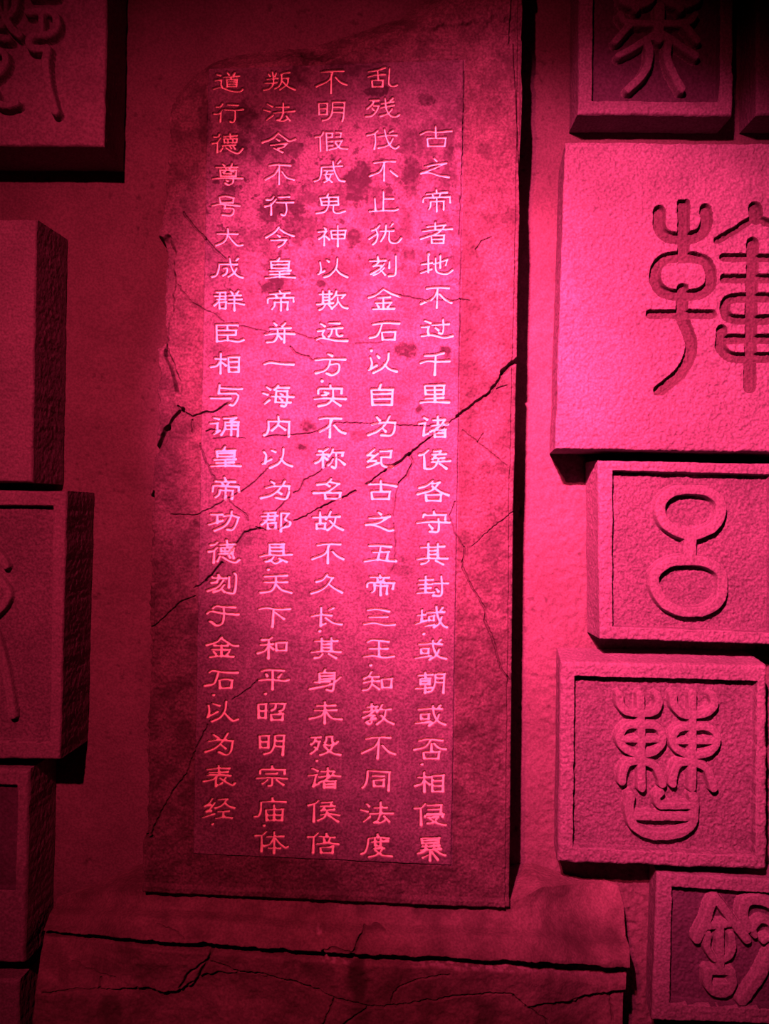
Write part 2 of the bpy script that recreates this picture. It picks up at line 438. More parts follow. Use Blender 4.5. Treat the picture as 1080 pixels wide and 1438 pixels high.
H += 0.016 * sstep(0.7, 0.97, t) * (1 - sstep(0.99, 1.03, t)) + 0.030 * sstep(1.03, 1.30, t)
HS = np.clip(H, 0.01, 0.26)
ledge = np.interp(U, [60, 300, 440, 620, 760, 876], [1276, 1284, 1298, 1304, 1311, 1318])
H += 0.026 * sstep(-5, 1.5, V - ledge) * (1 - sstep(0.97, 1.0, t))
H += 0.009 * fbm(U, V, 70, 3, 2) + 0.0045 * fbm(U, V, 20, 3, 4) + 0.0010 * fbm(U, V, 6, 2, 6)
stn = 0.45 * sstep(0.1, 0.6, fbm(U, V, 55, 4, 3))
# broken plates of the lower course
low_v = np.interp(U, [45, 60, 143, 199, 247, 290, 335, 374, 422, 470, 518, 557, 597, 661, 717, 741, 804, 836, 876],
                  [1397, 1395, 1393, 1391, 1399, 1370, 1367, 1371, 1385, 1403, 1415, 1415, 1407, 1399, 1399, 1419, 1411, 1399, 1393]) + 2.5 * vnoise(U, V, 11, 5)
lowm = sstep(-1.5, 1.5, V - low_v)
H += lowm * (-0.010 + 0.018 * vnoise(U, V, 150, 4))
H -= 0.008 * np.clip((V - crack_v) / 60, 0, 1) * (1 - lowm)
groove(H, U, V, '54,1303 60,1303 239,1319 438,1331 597,1339 876,1353.6 890,1354', 7.0, 0.06, stn, 0.5, 0.6)
for c, wd, dp in [('60,1395 143,1393 199,1391 247,1399', 3, .012), ('247,1399 275,1379 295,1343 303,1323', 4, .012), ('250,1392 262,1372 290,1350 303,1355 335,1367 374,1371 422,1385 470,1403 518,1415', 3.5, .014),
                  ('518,1415 557,1415 597,1407 661,1399 717,1399 741,1419 804,1411 836,1399 876,1393', 3, .012), ('518,1415 486,1438 460,1470', 4, .014), ('512,1299 505,1310 498,1327', 7, .016),
                  ('512,1299 530,1298 541,1301', 4, .008), ('454,1327 470,1322 486,1327 498,1328', 4, .01), ('549,1411 553,1396 562,1387 589,1376 632,1370', 2.5, .007), ('100,1352 122,1364 140,1372 160,1376', 3, .01), ('140,1376 136,1394', 4, .008),
                  ('741,1419 770,1440 780,1500', 2.5, .008), ('225,1290 250,1300 262,1312', 2, .006), ('860,1395 864,1440', 3, .006), ('470,1403 455,1440 400,1500', 3, .01)]:
    groove(H, U, V, c, wd, dp, stn, 0.5)
stn = np.maximum(stn, 0.75 * poly_mask(U, V, '490,1345 512,1342 514,1370 512,1412 500,1408 488,1380', 5, 5))
stn = np.maximum(stn, 0.55 * poly_mask(U, V, '665,1410 700,1408 700,1440 670,1470', 8, 6))
stn = np.maximum(stn, 0.5 * poly_mask(U, V, '138,1400 165,1400 165,1470 138,1470', 5, 5))
worn_highlight = np.clip(sstep(14, 2, abs(V - crack_v - 12)) * (sstep(430, 470, U) * sstep(500, 480, U) + sstep(550, 620, U) * sstep(880, 700, U))
       + np.exp(-(((U - 448) / 14) ** 2 + ((V - 1300) / 6) ** 2)), 0, 1) * sstep(-0.1, 0.5, fbm(U, V, 5, 3, 2) + 0.1)  # pale worn patches that also paint the lit edges' highlights into the colour
F = W(U, V, HS); F[..., 1] = -H
at = np.stack([stn * (1 - worn_highlight), 0.22 * worn_highlight], -1)
up = (V < crack_v); c_up = up[:-1, :-1]
org = tuple(W(460, 1714, 0.22) * np.array([1, 0, 0]))
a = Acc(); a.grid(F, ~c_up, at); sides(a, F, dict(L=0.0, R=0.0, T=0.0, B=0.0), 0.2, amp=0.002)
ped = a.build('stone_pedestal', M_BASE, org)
tag(ped, 'wide cracked stone pedestal of two courses under the inscribed stele', 'pedestal')
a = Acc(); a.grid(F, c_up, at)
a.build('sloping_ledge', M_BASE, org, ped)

# ------------------------------------------------------------------ inscribed stele
# every column: crop origin, scale, then one stroke list per character ('.' marks a reading-stop dot)
TXT = {0: [], 1: [], 2: [], 3: [], 4: []}      # 0 = rightmost column
DOT = {0: [], 1: [], 2: [], 3: [], 4: []}
def rows(col, org, sc, *chars):
    for c in chars:
        if c[0] == '.':
            x, y = c[1:].split(','); DOT[col].append((org[0] + float(x) / sc, org[1] + float(y) / sc))
        else: TXT[col].append([(p, 1.4 + 0.7 * float(sstep(230, 620, p[0, 1]))) for p, r in parse(c, org, sc, 1.75)])
def box(*p):
    """closed box x0,y0 x1,y1 as four strokes with a slight flare"""
    x0, y0, x1, y1 = p; f = (x1 - x0) * 0.05
    return f'{x0},{y0} {x0+f:.0f},{y1};{x0},{y0} {x1},{y0-4};{x1},{y0-4} {x1-f:.0f},{y1};{x0+f:.0f},{y1} {x1-f:.0f},{y1-2};'
b = box
s = 6.75
rows(1, (500, 90), s,
 '118,75 200,62 275,38;115,122 185,105 275,100;205,65 210,150;' + b(150,156,255,215) + '~318,42 312,130 312,185 345,210 390,200',
 '130,345 215,345;~170,350 145,390 105,425;165,395 215,395;~215,395 190,450 150,490 95,500;150,415 172,440;240,375 355,355;235,415 360,390;~275,325 290,430 330,490 375,500 410,480;~340,425 300,470 230,495;325,345 348,325',
 '~205,632 165,662 105,678;180,660 185,740 172,805;~205,690 290,675 385,675;~270,620 290,700 325,770 370,800 405,780;~350,705 320,755 265,785 210,795;318,650 350,632')
rows(0, (500, 90), s, '~610,668 680,640 780,645 905,635;755,590 757,695;' + b(674,703,850,778))
rows(1, (500, 220), s,
 '~170,60 270,48 372,48;~265,60 225,140 130,185;268,60 265,225;~325,130 355,158 392,185',
 '260,330 258,510;260,400 355,398;178,395 185,510;~125,520 250,510 350,512 398,498',
 '~225,650 190,685 150,700;~185,680 205,740 190,800 160,828;190,735 125,778;230,705 355,700;~285,650 275,730 235,800;~315,710 315,790 350,818 395,810 430,772;330,660 348,635')
rows(0, (500, 220), s,
 '740,15 765,40;~650,97 750,75 855,62;855,62 740,110 615,160;~615,160 690,152 790,180 880,195',
 '762,312 765,345;~665,358 760,346 862,340;725,362 740,390;800,350 785,385;~635,430 642,395 680,388 890,380;890,380 892,435;~688,502 705,470 708,425;708,425 832,420;832,420 830,500;765,385 765,520',
 '670,665 850,645;750,622 750,690;~630,708 760,690 910,685;~850,640 790,710 700,750 615,778;' + b(712,745,835,818) + '715,782 832,778',
 '.688,925')
rows(1, (500, 340), s,
 '205,135 210,165;130,180 280,172;~215,185 195,205 165,225;165,225 235,218;~270,200 225,250 140,300;~268,240 220,285 165,310;235,262 275,308;318,180 315,245;~378,130 378,260 365,310 310,320',
 '~260,445 190,500 120,525;~265,450 340,490 415,515;205,525 320,520;188,575 335,570;160,633 360,628;258,520 258,628;200,592 215,612;322,588 302,610',
 '~158,780 280,765 410,770;~245,780 220,850 190,890 130,905;' + b(245,852,372,922),
 )
rows(0, (500, 340), s,
 '685,125 685,285;620,210 720,195;615,292 715,255;735,205 865,165;865,165 850,215;800,125 798,240;~755,150 755,250 780,290 860,300 915,265',
 '~668,440 770,430 880,435;~775,445 730,530 615,585;772,445 765,620;~790,490 840,540 905,575',
 '650,745 705,765;620,805 690,800;~690,800 680,840 690,880;~620,890 720,880 830,905 915,890;720,785 880,775;~825,730 828,820 815,865 785,858;750,810 780,832')
rows(1, (500, 475), s, '.145,115',
 '~135,180 150,230 140,285;120,300 195,255;200,162 218,182;~310,140 300,210 255,275 165,325;~270,245 310,290 385,315',
 '235,435 220,475;' + b(145,488,348,628) + '150,527 340,522;152,574 340,570',
 '195,745 222,775;~150,818 260,795 370,798;~370,798 360,880 320,920 240,915;~320,735 270,820 200,880 115,915;255,855 280,880')
rows(0, (500, 475), s,
 '~650,165 740,160 830,140;~610,235 680,215 770,220 885,215;755,165 745,345',
 b(650,448,836,528) + '652,488 830,485;655,570 825,560;~610,608 700,600 880,605;745,445 748,600',
 '640,750 672,768;595,808 655,800;~655,800 645,860 640,918;640,918 680,900;730,775 835,768;775,735 775,815;715,825 870,812;~845,770 780,840 705,880;' + b(742,866,848,930) + '745,898 840,893')
rows(1, (500, 615), s,
 '175,105 110,160;110,160 165,165;205,145 112,220;112,220 185,212;105,275 210,235;230,125 335,120;335,120 325,180;235,180 325,178;~240,180 240,240 270,268 345,272',
 '~120,440 240,435 380,455;233,400 236,490;' + b(145,508,320,575),
 '210,702 234,720;~125,760 220,755 318,742;~318,742 220,800 95,822;~130,820 220,840 300,875 350,870')
rows(0, (500, 615), s,
 '~685,115 645,148 600,160;645,150 650,285;735,125 800,120;800,120 790,150;720,155 850,150;765,155 725,195;740,190 835,185;~715,225 800,220 890,215;~785,190 760,250 720,285 670,290;790,240 855,288',
 '~725,405 670,450 600,470;720,430 790,420;~785,425 720,490 585,530;~720,455 790,505 875,540;' + b(660,538,806,592),
 '735,692 742,724;635,748 645,722;640,728 850,725;850,725 845,768;~578,805 700,792 885,798;~780,760 785,840 770,885 700,885;690,820 722,855')
rows(1, (500, 750), s,
 '~125,110 220,108 330,118;235,115 205,240;160,170 310,165;305,168 290,240;~80,258 200,240 290,250 378,255',
 '225,385 230,410;135,405 310,408;200,415 205,435;265,415 255,435;~105,500 110,465 150,455 360,460;360,460 348,515;~150,550 175,530 175,480;175,485 295,490;295,490 290,565;233,440 232,575',
 '~110,718 200,710 312,730;125,785 295,782;~75,852 170,840 280,860 365,855')
rows(0, (500, 750), s,
 '~615,125 720,120 835,115;685,85 685,225;775,85 775,225;690,155 775,150;690,190 775,187;~578,238 680,225 865,228;~690,250 660,270 620,278;755,250 825,285',
 '600,435 725,428;660,395 658,550;590,475 720,470;605,512 705,507;~580,558 650,552 735,548;740,465 870,462;~808,395 815,500 805,575 730,580;760,515 780,542',
 '625,715 622,820;585,768 655,760;565,850 665,815;670,742 835,735;' + b(690,776,738,813) + '655,870 735,855;~760,680 775,780 820,860 860,880;~812,780 790,840 740,880;800,720 820,695')
rows(1, (490, 885), s,
 '~178,108 230,90 375,105;190,172 365,172;285,100 285,240;~140,248 230,238 330,255 425,245', '.207,328',
 '~215,390 185,430 145,455;190,440 280,435;~140,495 200,480 285,478;~222,440 215,510 180,555 135,565;220,510 285,555;' + b(310,460,405,540),
 '175,725 265,718;215,690 215,760;140,770 275,755;~265,720 220,780 135,825;190,810 240,805;240,805 210,835;~210,830 215,870 190,885 165,870;170,855 250,835;~315,700 290,745 265,770;290,750 395,745;~350,755 330,830 265,885;~300,800 350,850 420,885')
rows(0, (490, 885), s, '.708,32',
 '665,132 770,122 880,130;' + b(682,172,755,214) + '630,262 775,240;~795,90 800,160 840,240 920,268;~855,175 830,230 765,275;845,112 870,85',
 '660,425 790,418;722,395 725,440;' + b(675,457,770,508) + '680,482 765,478;632,550 800,540;722,510 722,590;~820,412 815,500 790,565 750,580;820,412 905,412;905,412 895,590;822,450 898,450;820,490 898,490',
 '660,748 770,738 880,742;' + b(680,792,758,836) + '632,880 775,865;~795,708 805,790 845,860 910,890;~855,790 830,850 760,900;835,735 862,710')
rows(1, (490, 1020), s,
 '~162,115 270,100 390,105;~290,115 240,190 125,250;285,120 272,300;~310,175 370,235 435,260',
 '~178,415 172,500 155,550 130,578;178,415 385,430;385,430 375,605;225,465 330,468;' + b(232,507,332,562),
 '165,730 190,755;110,785 175,805;140,900 195,855;240,768 355,765;300,710 300,825;~200,825 300,820 415,820;~295,830 275,880 240,905;~240,905 290,910 335,890;330,850 380,900',
 '268,1015 275,1050;~185,1055 280,1045 375,1058;~185,1055 175,1130 155,1185 115,1205;215,1090 370,1085;245,1065 250,1128;300,1065 300,1128;250,1128 300,1128;235,1155 330,1150;~325,1152 270,1210 190,1230;~245,1170 310,1215 405,1228')
rows(0, (490, 1020), s,
 '~665,135 750,118 885,130;~775,130 720,190 620,218;782,160 782,228;~800,155 850,200 915,212;' + b(705,240,856,300), '.692,355',
 '655,480 765,475;712,430 716,618;~712,500 685,540 625,560;720,515 765,548;' + b(785,463,895,612) + '788,510 890,508;788,560 888,558',
 '~720,728 685,765 625,772;680,770 685,930;745,742 875,740;875,740 870,820;750,782 870,780;740,820 870,818;720,835 720,852;720,838 895,830;895,830 888,852;745,862 845,858;~845,860 800,905 745,915;~760,870 840,915 915,930',
 b(685,1057,856,1105) + '690,1080 848,1078;690,1135 855,1130;730,1105 728,1165;805,1105 808,1160;680,1168 870,1160;~735,1165 700,1190 655,1200;~810,1165 860,1200 910,1218;768,1170 768,1270;745,1215 700,1240;785,1190 840,1260')
s = 7.714
rows(3, (360, 90), s,
 '130,105 150,130;215,95 200,130;115,165 230,155;90,210 220,200;~175,85 185,190 150,260 80,280;~265,112 300,100 360,90;~272,110 270,190 240,245 200,265;280,155 345,150;~345,150 330,220 255,275;~280,180 340,240 420,278',
 '118,430 175,460;80,495 150,515;110,610 180,555;210,465 350,465;290,420 290,530;~185,530 300,520 415,510;~285,540 260,590 225,605;~225,605 290,615 335,595;325,560 365,610',
 '~240,745 170,810 65,850;~240,750 320,810 360,835 425,815;215,810 250,830;155,880 330,860;~325,865 290,900 235,915;190,910 285,955')
rows(2, (360, 90), s,
 '~700,90 800,80 945,78;~825,95 780,180 650,245;812,100 808,315;~855,140 910,195 980,225',
 b(675,428,770,546) + '682,485 765,482;~825,415 820,520 785,590 720,612;825,415 955,415;~955,415 945,560 930,620;825,470 945,470;820,525 942,525',
 '~725,740 700,780 640,795;690,785 695,940;755,745 765,935;755,745 825,748;825,748 820,790;765,792 820,790;768,840 825,838;768,885 825,882;865,740 920,745;920,745 910,790;865,790 912,790;855,835 930,830;~925,835 880,900 790,930;~855,850 910,910 985,920')
rows(3, (360, 220), s,
 '~140,100 230,88 370,98;~250,100 200,190 100,250;248,100 245,300;~275,160 330,225 410,250',
 '~190,430 160,465 110,465;~215,460 160,520 95,540;160,510 160,630;240,440 360,435;215,495 400,495;~320,495 328,580 305,635 270,625',
 '~245,765 190,825 105,875;~255,785 320,830 405,860;225,845 255,865;160,905 325,900;~325,900 290,950 240,975')
rows(2, (360, 220), s,
 '~705,115 700,190 680,245 630,268;705,115 930,100;~830,50 845,150 895,250 955,268;880,75 910,45;735,150 825,150;730,195 830,185;~775,150 750,195 760,240;760,220 820,275;~810,190 785,245 735,275',
 '780,400 765,435;690,445 710,520;690,445 885,435;885,435 890,520;705,487 880,480;710,525 890,520;~785,440 780,530 740,595 650,615;~835,525 835,590 880,612 960,590',
 '735,770 752,785;670,815 760,805;~755,810 720,860 680,890;735,845 735,960;750,860 790,895;805,800 820,885;805,800 968,795;968,795 955,885;815,842 955,840;820,887 955,885;882,745 882,970')
rows(3, (360, 350), s,
 '250,95 230,122;' + b(155,130,357,204) + '160,166 345,160;145,235 370,228;145,270 355,260;~100,312 230,295 330,300 420,305;250,230 250,298',
 '250,445 262,475;145,485 360,468;205,485 220,510;310,480 295,510;~122,580 128,535 180,525 400,520;400,520 402,565;~170,645 195,610 198,570;198,570 340,568;340,568 335,650;265,520 265,660',
 '190,795 215,820;315,795 280,830;150,858 370,850;~95,925 230,910 410,915;~230,860 225,940 190,995 115,1005;305,855 300,1005;240,930 272,968')
rows(2, (360, 350), s,
 '~690,140 700,210 690,258;670,270 735,235;765,120 785,134;~880,100 865,200 800,275 735,300;~860,210 910,265 985,300',
 '680,485 815,480;720,450 720,580;790,445 790,580;725,515 790,512;725,548 790,546;655,595 830,578;~745,600 720,635 685,655;785,600 820,640;~870,450 850,500 815,535;860,495 960,490;960,490 925,525;~880,520 875,580 815,640;~885,560 930,620 985,635',
 '695,805 740,830;665,885 730,875;~730,880 715,920 735,950;~650,975 720,960 850,985 985,990;785,800 900,800;770,858 930,850;~820,860 810,910 785,940;~865,855 870,915 895,938 930,930')
rows(3, (360, 485), s,
 '~85,205 150,185 270,200 400,205',
 '110,450 150,475;70,515 120,530;90,630 140,590;~235,435 215,460 195,475;225,455 350,455;215,490 205,610;215,490 335,492;~335,492 330,600 310,655 270,650;165,550 400,555;205,612 370,615;260,520 282,532;255,572 278,590',
 '~130,820 130,900 115,950 85,968;130,820 355,820;355,820 350,985;~238,765 235,850 170,918;238,860 310,910')
rows(2, (360, 485), s,
 '775,90 820,110;~640,160 760,148 960,150;~800,155 780,230 730,275 645,298;~800,205 890,200 888,280 820,320 760,300', '.712,385',
 '800,430 802,462;~670,520 675,475 720,465 925,465;925,465 920,515;735,500 775,515;710,537 755,530;~630,580 760,570 965,578;~830,485 825,570 770,630 675,655;835,600 910,650',
 '~685,795 770,785 915,790;~820,800 775,880 690,930;800,800 795,990;~840,860 900,925 960,950')
rows(3, (360, 620), s,
 '~80,110 105,150 95,235;70,240 160,190;165,95 205,110;~295,75 285,160 240,235 150,282;~265,180 310,235 385,265',
 '160,430 192,450;~105,500 200,480 355,480;~355,480 345,570 310,620 210,605;~310,425 260,500 170,575 50,610;235,545 268,562',
 '85,770 205,765;205,765 195,845;55,808 225,800;80,845 195,842;~130,770 115,850 60,895;' + b(120,882,210,940) + '268,770 265,970;268,770 350,775;~350,775 310,840 365,870 355,910 285,930')
rows(2, (360, 620), s,
 '~775,75 730,100 680,100;655,140 770,135;720,100 722,275;~715,160 685,205 640,230;735,165 765,190;~830,80 815,120 785,155;820,115 940,115;940,115 930,150;~862,130 865,240 850,285 820,270;~830,185 805,225 775,250;890,190 955,245',
 '~810,405 760,450 660,465;795,435 895,455;~895,455 820,510 740,550 620,555;750,460 790,480;' + b(740,555,911,615),
 '615,820 745,815;690,760 692,885;' + b(650,885,745,940) + '~805,755 785,800 755,835;790,815 900,810;~860,815 840,890 770,955;~790,850 850,910 935,955')
rows(3, (355, 750), s,
 '180,105 182,215;180,105 335,105;335,105 330,215;190,140 330,140;190,178 330,178;~80,240 180,222 300,225 420,218;~225,245 190,285 140,295;~180,275 240,315 310,285;285,260 365,298', '.168,382',
 '~130,458 240,450 370,445;125,518 370,515;~250,455 245,540 200,610 85,632;~250,540 310,600 415,632',
 '~70,810 150,795 260,812 400,808;225,815 212,1000;240,845 335,915')
rows(2, (355, 750), s,
 '~700,120 800,105 945,108;~830,115 780,210 645,268;815,130 812,310;~860,185 910,235 980,270',
 '~805,435 760,490 690,515;810,460 865,470;~865,470 800,560 725,610 635,640;~820,540 880,585 965,630',
 '825,820 870,800;~635,890 730,870 850,878;740,790 735,990;735,990 785,965;~785,905 870,960 960,975', '.725,1048')
rows(3, (355, 885), s,
 '~210,75 170,95 100,100;85,155 215,145;172,100 168,300;~165,170 130,215 55,245;180,170 220,200;' + b(250,132,366,215),
 '~95,440 180,425 335,435;140,470 155,495;310,470 280,505;~65,540 180,530 330,545 385,535;215,435 212,635', '.137,683',
 b(58,797,142,945) + '62,870 142,868;190,790 350,790;~350,790 330,850 290,872;~250,800 240,840 205,862;' + b(195,906,326,967))
rows(2, (355, 885), s,
 '675,115 915,112;745,80 745,225;850,75 850,220;750,150 850,148;750,185 850,185;~635,235 760,222 950,232;~755,255 720,290 670,298;820,255 900,298',
 '785,420 770,455;720,460 722,560;720,460 885,455;~885,455 880,580 860,650 800,640;725,495 880,490;725,527 880,522;670,560 830,550;~950,505 850,580 620,632',
 '695,815 890,810;670,865 905,860;780,770 778,1005;~775,870 740,920 615,955;~790,880 850,945 960,960')
s = 7.571
rows(3, (350, 1020), s,
 b(110,97,206,222) + '112,160 200,158;~275,90 265,200 230,265 160,290;275,90 370,92;370,92 355,300;270,150 362,150;265,205 360,210',
 '240,415 243,442;~115,500 120,460 170,452 375,458;375,458 375,500;175,500 290,497;~80,550 200,540 400,552;~240,545 240,620 205,630;190,570 140,605;290,570 360,620',
 '245,755 247,790;~125,800 250,795 385,800;~125,800 120,900 95,950 60,955;' + b(175,882,356,995) + '178,940 350,938;262,830 262,995', '.157,1052',
 '~180,1115 140,1150 65,1160;130,1155 130,1325;185,1170 360,1165;265,1115 262,1345;~260,1180 225,1240 155,1270;~275,1190 320,1240 380,1285 405,1275;205,1290 325,1292')
rows(2, (350, 1020), s,
 '660,115 755,110;~710,115 690,160 660,185;700,155 745,155;~745,155 720,230 655,285;690,215 718,238;~820,105 820,140 805,170;820,105 880,105;~880,105 885,165 915,182 940,160;790,195 890,195;~890,195 850,260 755,300;~800,215 870,275 965,300', '.718,362',
 '670,445 725,470;630,520 715,510;~710,510 695,590 680,635;680,635 735,605;765,475 885,470;832,435 832,530;~740,535 850,520 965,525;~905,480 840,545 745,590;' + b(790,580,915,648) + '795,615 910,612',
 '~735,785 700,815 630,835;690,825 685,1010;770,805 875,800;875,800 865,840;760,845 905,840;~800,850 790,870 765,890;785,888 900,882;~760,935 850,925 955,940;~830,890 800,960 730,995;840,945 945,1010',
 '~730,1130 690,1165 625,1170;685,1165 678,1340;820,1130 822,1160;745,1165 905,1175;790,1180 798,1218;860,1185 840,1225;~715,1245 830,1235 945,1250;' + b(755,1282,891,1340))
s = 10.27
rows(4, (285, 90), s,
 '200,150 255,165;175,240 265,225;~265,225 260,290 275,330;~148,365 260,340 400,385 530,398 575,365;350,120 375,150;460,125 440,155;295,190 525,170;410,180 395,215;' + b(340,220,491,322) + '350,252 485,250;350,288 485,285',
 '~285,570 250,615 195,620;~280,660 230,715 160,720;258,690 248,835;355,585 510,595;~315,660 460,665 580,655;~462,665 460,790 430,840 390,828',
 '~240,1010 215,1050 160,1050;~250,1070 200,1130 135,1145;208,1120 205,1275;300,1045 490,1030;390,1000 395,1075;' + b(300,1077,491,1130) + '358,1080 360,1130;430,1080 430,1130;280,1175 470,1165;285,1205 250,1255;~330,1205 430,1265 510,1285 575,1220;390,1190 410,1215;440,1185 462,1222')
rows(4, (285, 220), s,
 '285,105 310,130;420,95 405,140;190,155 495,150;' + b(245,190,482,277) + '~330,165 325,200 290,225;~385,165 395,200 440,210;300,240 405,240;~140,320 300,305 570,312;~435,290 430,370 375,405 320,380;335,338 358,352',
 '235,585 252,660;~235,585 330,572 445,592;445,592 430,660;252,662 430,655;~135,705 280,685 530,708;320,690 310,745;~310,745 430,745 440,800 400,845 280,840',
 '~205,1112 350,1110 500,1112;~358,1035 355,1120 310,1220 190,1280;~370,1140 430,1220 500,1280 570,1272')
rows(4, (285, 350), s,
 '~235,212 225,290 195,370 130,395;235,212 490,215;~385,130 410,260 480,370 575,410;~300,275 345,270 340,340 290,378;~485,270 440,345 365,395;480,160 508,132',
 '195,620 325,618;325,618 320,720;170,675 330,670;200,720 325,715;~245,625 230,740 165,808;' + b(235,760,331,850) + '400,605 425,635;515,600 480,640;370,665 545,660;375,722 555,718;~360,778 480,775 590,795;452,660 452,880',
 '195,1090 200,1325;195,1090 500,1090;350,1095 350,1160;215,1165 480,1162;480,1162 470,1230;215,1232 470,1230;355,1235 355,1310;~195,1325 350,1310 500,1330 585,1308')
rows(4, (285, 485), s,
 '180,190 325,195;258,115 250,400;~255,215 200,290 115,310;270,240 330,285;' + b(365,170,521,380) + '370,235 515,232;370,310 512,308',
 '240,565 225,690;~245,610 450,625 560,625;225,690 470,690;~470,690 510,730 480,810 430,860 375,845;115,760 395,762',
 '160,1045 230,1060;105,1125 210,1115;210,1115 200,1240;160,1280 240,1225;300,1050 475,1040;475,1040 400,1085;~320,1100 315,1200 265,1285;320,1105 510,1100;510,1100 500,1305;325,1150 505,1148;320,1205 500,1200;412,1100 405,1285')
rows(4, (285, 620), s,
 '320,70 300,108;' + b(195,130,461,212) + '205,167 450,160;165,260 470,250;190,305 440,295;~120,355 320,345 540,350;322,255 322,350',
 '310,515 325,555;180,575 460,575;265,585 290,620;375,590 345,620;~138,720 150,640 200,632 515,650;515,650 515,715;~180,800 230,760 245,695;240,700 430,700;430,700 415,820;328,625 322,825',
 '115,1050 275,1050;205,1055 205,1170;85,1195 280,1135;~300,1075 400,1060 515,1090;~515,1090 470,1210 420,1270 350,1265;~415,1000 395,1100 320,1210 170,1280')
rows(4, (280, 750), s,
 '~260,115 220,145 165,155;~255,190 205,235 135,250;215,235 205,405;300,150 510,140;395,85 400,185;' + b(305,192,491,241) + '365,195 365,240;435,195 435,240;290,280 475,275;295,320 260,385;~330,325 430,385 520,405 575,370;420,310 440,335;480,300 492,340',
 '270,575 280,610;190,625 385,630;~280,640 240,680 180,695;185,700 250,690;~345,665 260,760 120,815;~360,725 290,800 205,830;310,780 360,830;428,610 425,765;~505,560 530,610 520,770 490,850 395,835',
 '~195,1065 240,1035 350,1045 515,1050;~110,1145 170,1110 350,1140 560,1155;~350,1050 350,1220 320,1290 240,1310 155,1255')
rows(4, (280, 885), s,
 '~325,90 250,165 105,210;~310,110 400,170 480,215 555,218;210,215 405,215;180,275 435,275;315,205 315,370;200,305 235,340;430,305 395,345;~150,385 300,365 485,378',
 '~145,605 200,580 380,605 550,608;~275,600 240,710 200,770 80,795;285,715 295,830;~285,715 380,700 470,718;470,718 455,825;295,832 455,825', '.205,930',
 '~130,1075 140,1160 130,1240;115,1250 260,1170;195,1055 285,1085;~388,1020 370,1150 300,1250 180,1310;~350,1180 420,1255 480,1300 555,1278')
s = 8.986
rows(4, (275, 1020), s,
 '220,100 280,140;~160,185 300,165 465,180;~465,180 440,310 380,355 290,320;~405,80 340,180 240,270 120,318;320,235 375,275',
 '~145,540 290,525 420,525;285,490 290,610;170,578 400,572;~145,612 290,610 435,618;~275,620 220,660 100,690;~260,645 250,700 255,750;255,750 325,712;375,645 350,670;~300,650 380,700 460,738 490,712',
 '~210,905 170,960 115,1000;115,1000 185,990;~240,955 190,1025 135,1070;135,1068 190,1065;85,1145 230,1100;~285,920 340,912 395,915;~395,915 330,990 245,1025;~360,965 420,1005 485,1025;280,1070 415,1065;345,1070 345,1140;~255,1155 350,1140 450,1150', '.210,1230')

PQ = [(293, 97), (652, 84), (634, 1215), (272, 1198)]
ST_H = 0.20
U, V = coons(P('238,113 236,180 234,235 231,300 223,335 230,350 231,400 228,455 229,480 222,490 221,560 222,625 216,650 212,672 209,720 210,800 206,850 206,900 205,960 203,1080 201,1180 200,1252'),
             P('739,-150 733,100 735,130 732,200 730,260 731,300 728,400 727,500 725,560 724,640 722,700 721,800 720,900 719,1000 718,1100 717,1200 716,1274'),
             P('238,113 265,82 300,64 320,58 360,50 430,42 500,20 560,0 620,-38 680,-90 739,-150'),
             P('200,1252 300,1256 450,1263 600,1270 716,1274'), 0.75)
ny, nx = U.shape
el = U - U[:, :1]
U = U + np.exp(-el / 22) * (5.0 * fbm(0 * U + 50, V, 46, 4, 2) + 2.0 * vnoise(0 * U, V, 7, 5))
pd = quad_dist(U, V, PQ) + 0.9 * fbm(U, V, 26, 3, 1) * sstep(300, 80, V) + 0.3 * vnoise(U, V, 12, 2)
pm = sstep(-1.0, 1.0, pd)
st = np.zeros(U.shape); paint = np.zeros(U.shape)
bord = 1 - pm
H = ST_H + bord * (0.0022 * fbm(U, V, 40, 3, 0) + 0.0022 * fbm(U, V, 9, 3, 2) + 0.0012 * vnoise(U, V, 4, 5)) + pm * (0.0012 * fbm(U, V, 60, 3, 3) + 0.0012 * fbm(U, V, 8, 3, 6))
# grainy spalled zone in the upper half of the panel
gz = pm * np.exp(-(((U - 455) / 110) ** 2 + ((V - 330) / 90) ** 2)) * sstep(-0.2, 0.5, fbm(U, V, 60, 3, 4))
H += gz * 0.0022 * vnoise(U, V, 3.4, 1)
H += 0.0045 * pm
# fractured top and left edges
topd = V - np.interp(U, [238, 265, 300, 360, 430, 500, 560, 620, 737], [113, 82, 64, 50, 42, 20, 0, -38, -150])
tn = topd + 6 * fbm(U, V, 30, 3, 2)
H -= 0.055 * np.clip(1 - tn / 34, 0, 1) ** 0.8
H -= 0.012 * (1 - sstep(40, 46, tn - 5)) * (1 - pm)
H -= 0.010 * poly_mask(U, V, '395,40 470,25 560,-10 739,-150 735,45 560,62 430,80', 6, 9)
H += 0.008 * poly_mask(U, V, '590,40 648,5 700,-30 735,-50 735,20 660,32', 4, 8)
H -= 0.018 * poly_mask(U, V, '212,340 238,332 245,350 246,400 240,440 233,485 205,490', 3, 5)
H -= 0.05 * poly_mask(U, V, '215,332 226,334 229,345 224,352 215,350', 2, 3)
H -= 0.022 * poly_mask(U, V, '232,482 240,500 252,535 253,553 247,550 240,520 231,500', 2, 2)
H -= 0.028 * poly_mask(U, V, '212,700 216,690 216,890 210,960 207,1180 198,1180 198,700', 1.2, 1.0)
H -= 0.01 * poly_mask(U, V, '715,60 721,60 733,300 731,120 738,-60 722,-60', 1.5, 1)
edge_r = U - np.interp(V, [-62, 300, 700, 1274], [737, 731, 722, 716])
H -= 0.006 * sstep(-7.5, -6.3, edge_r + 0.7 * vnoise(U, V, 20, 1))
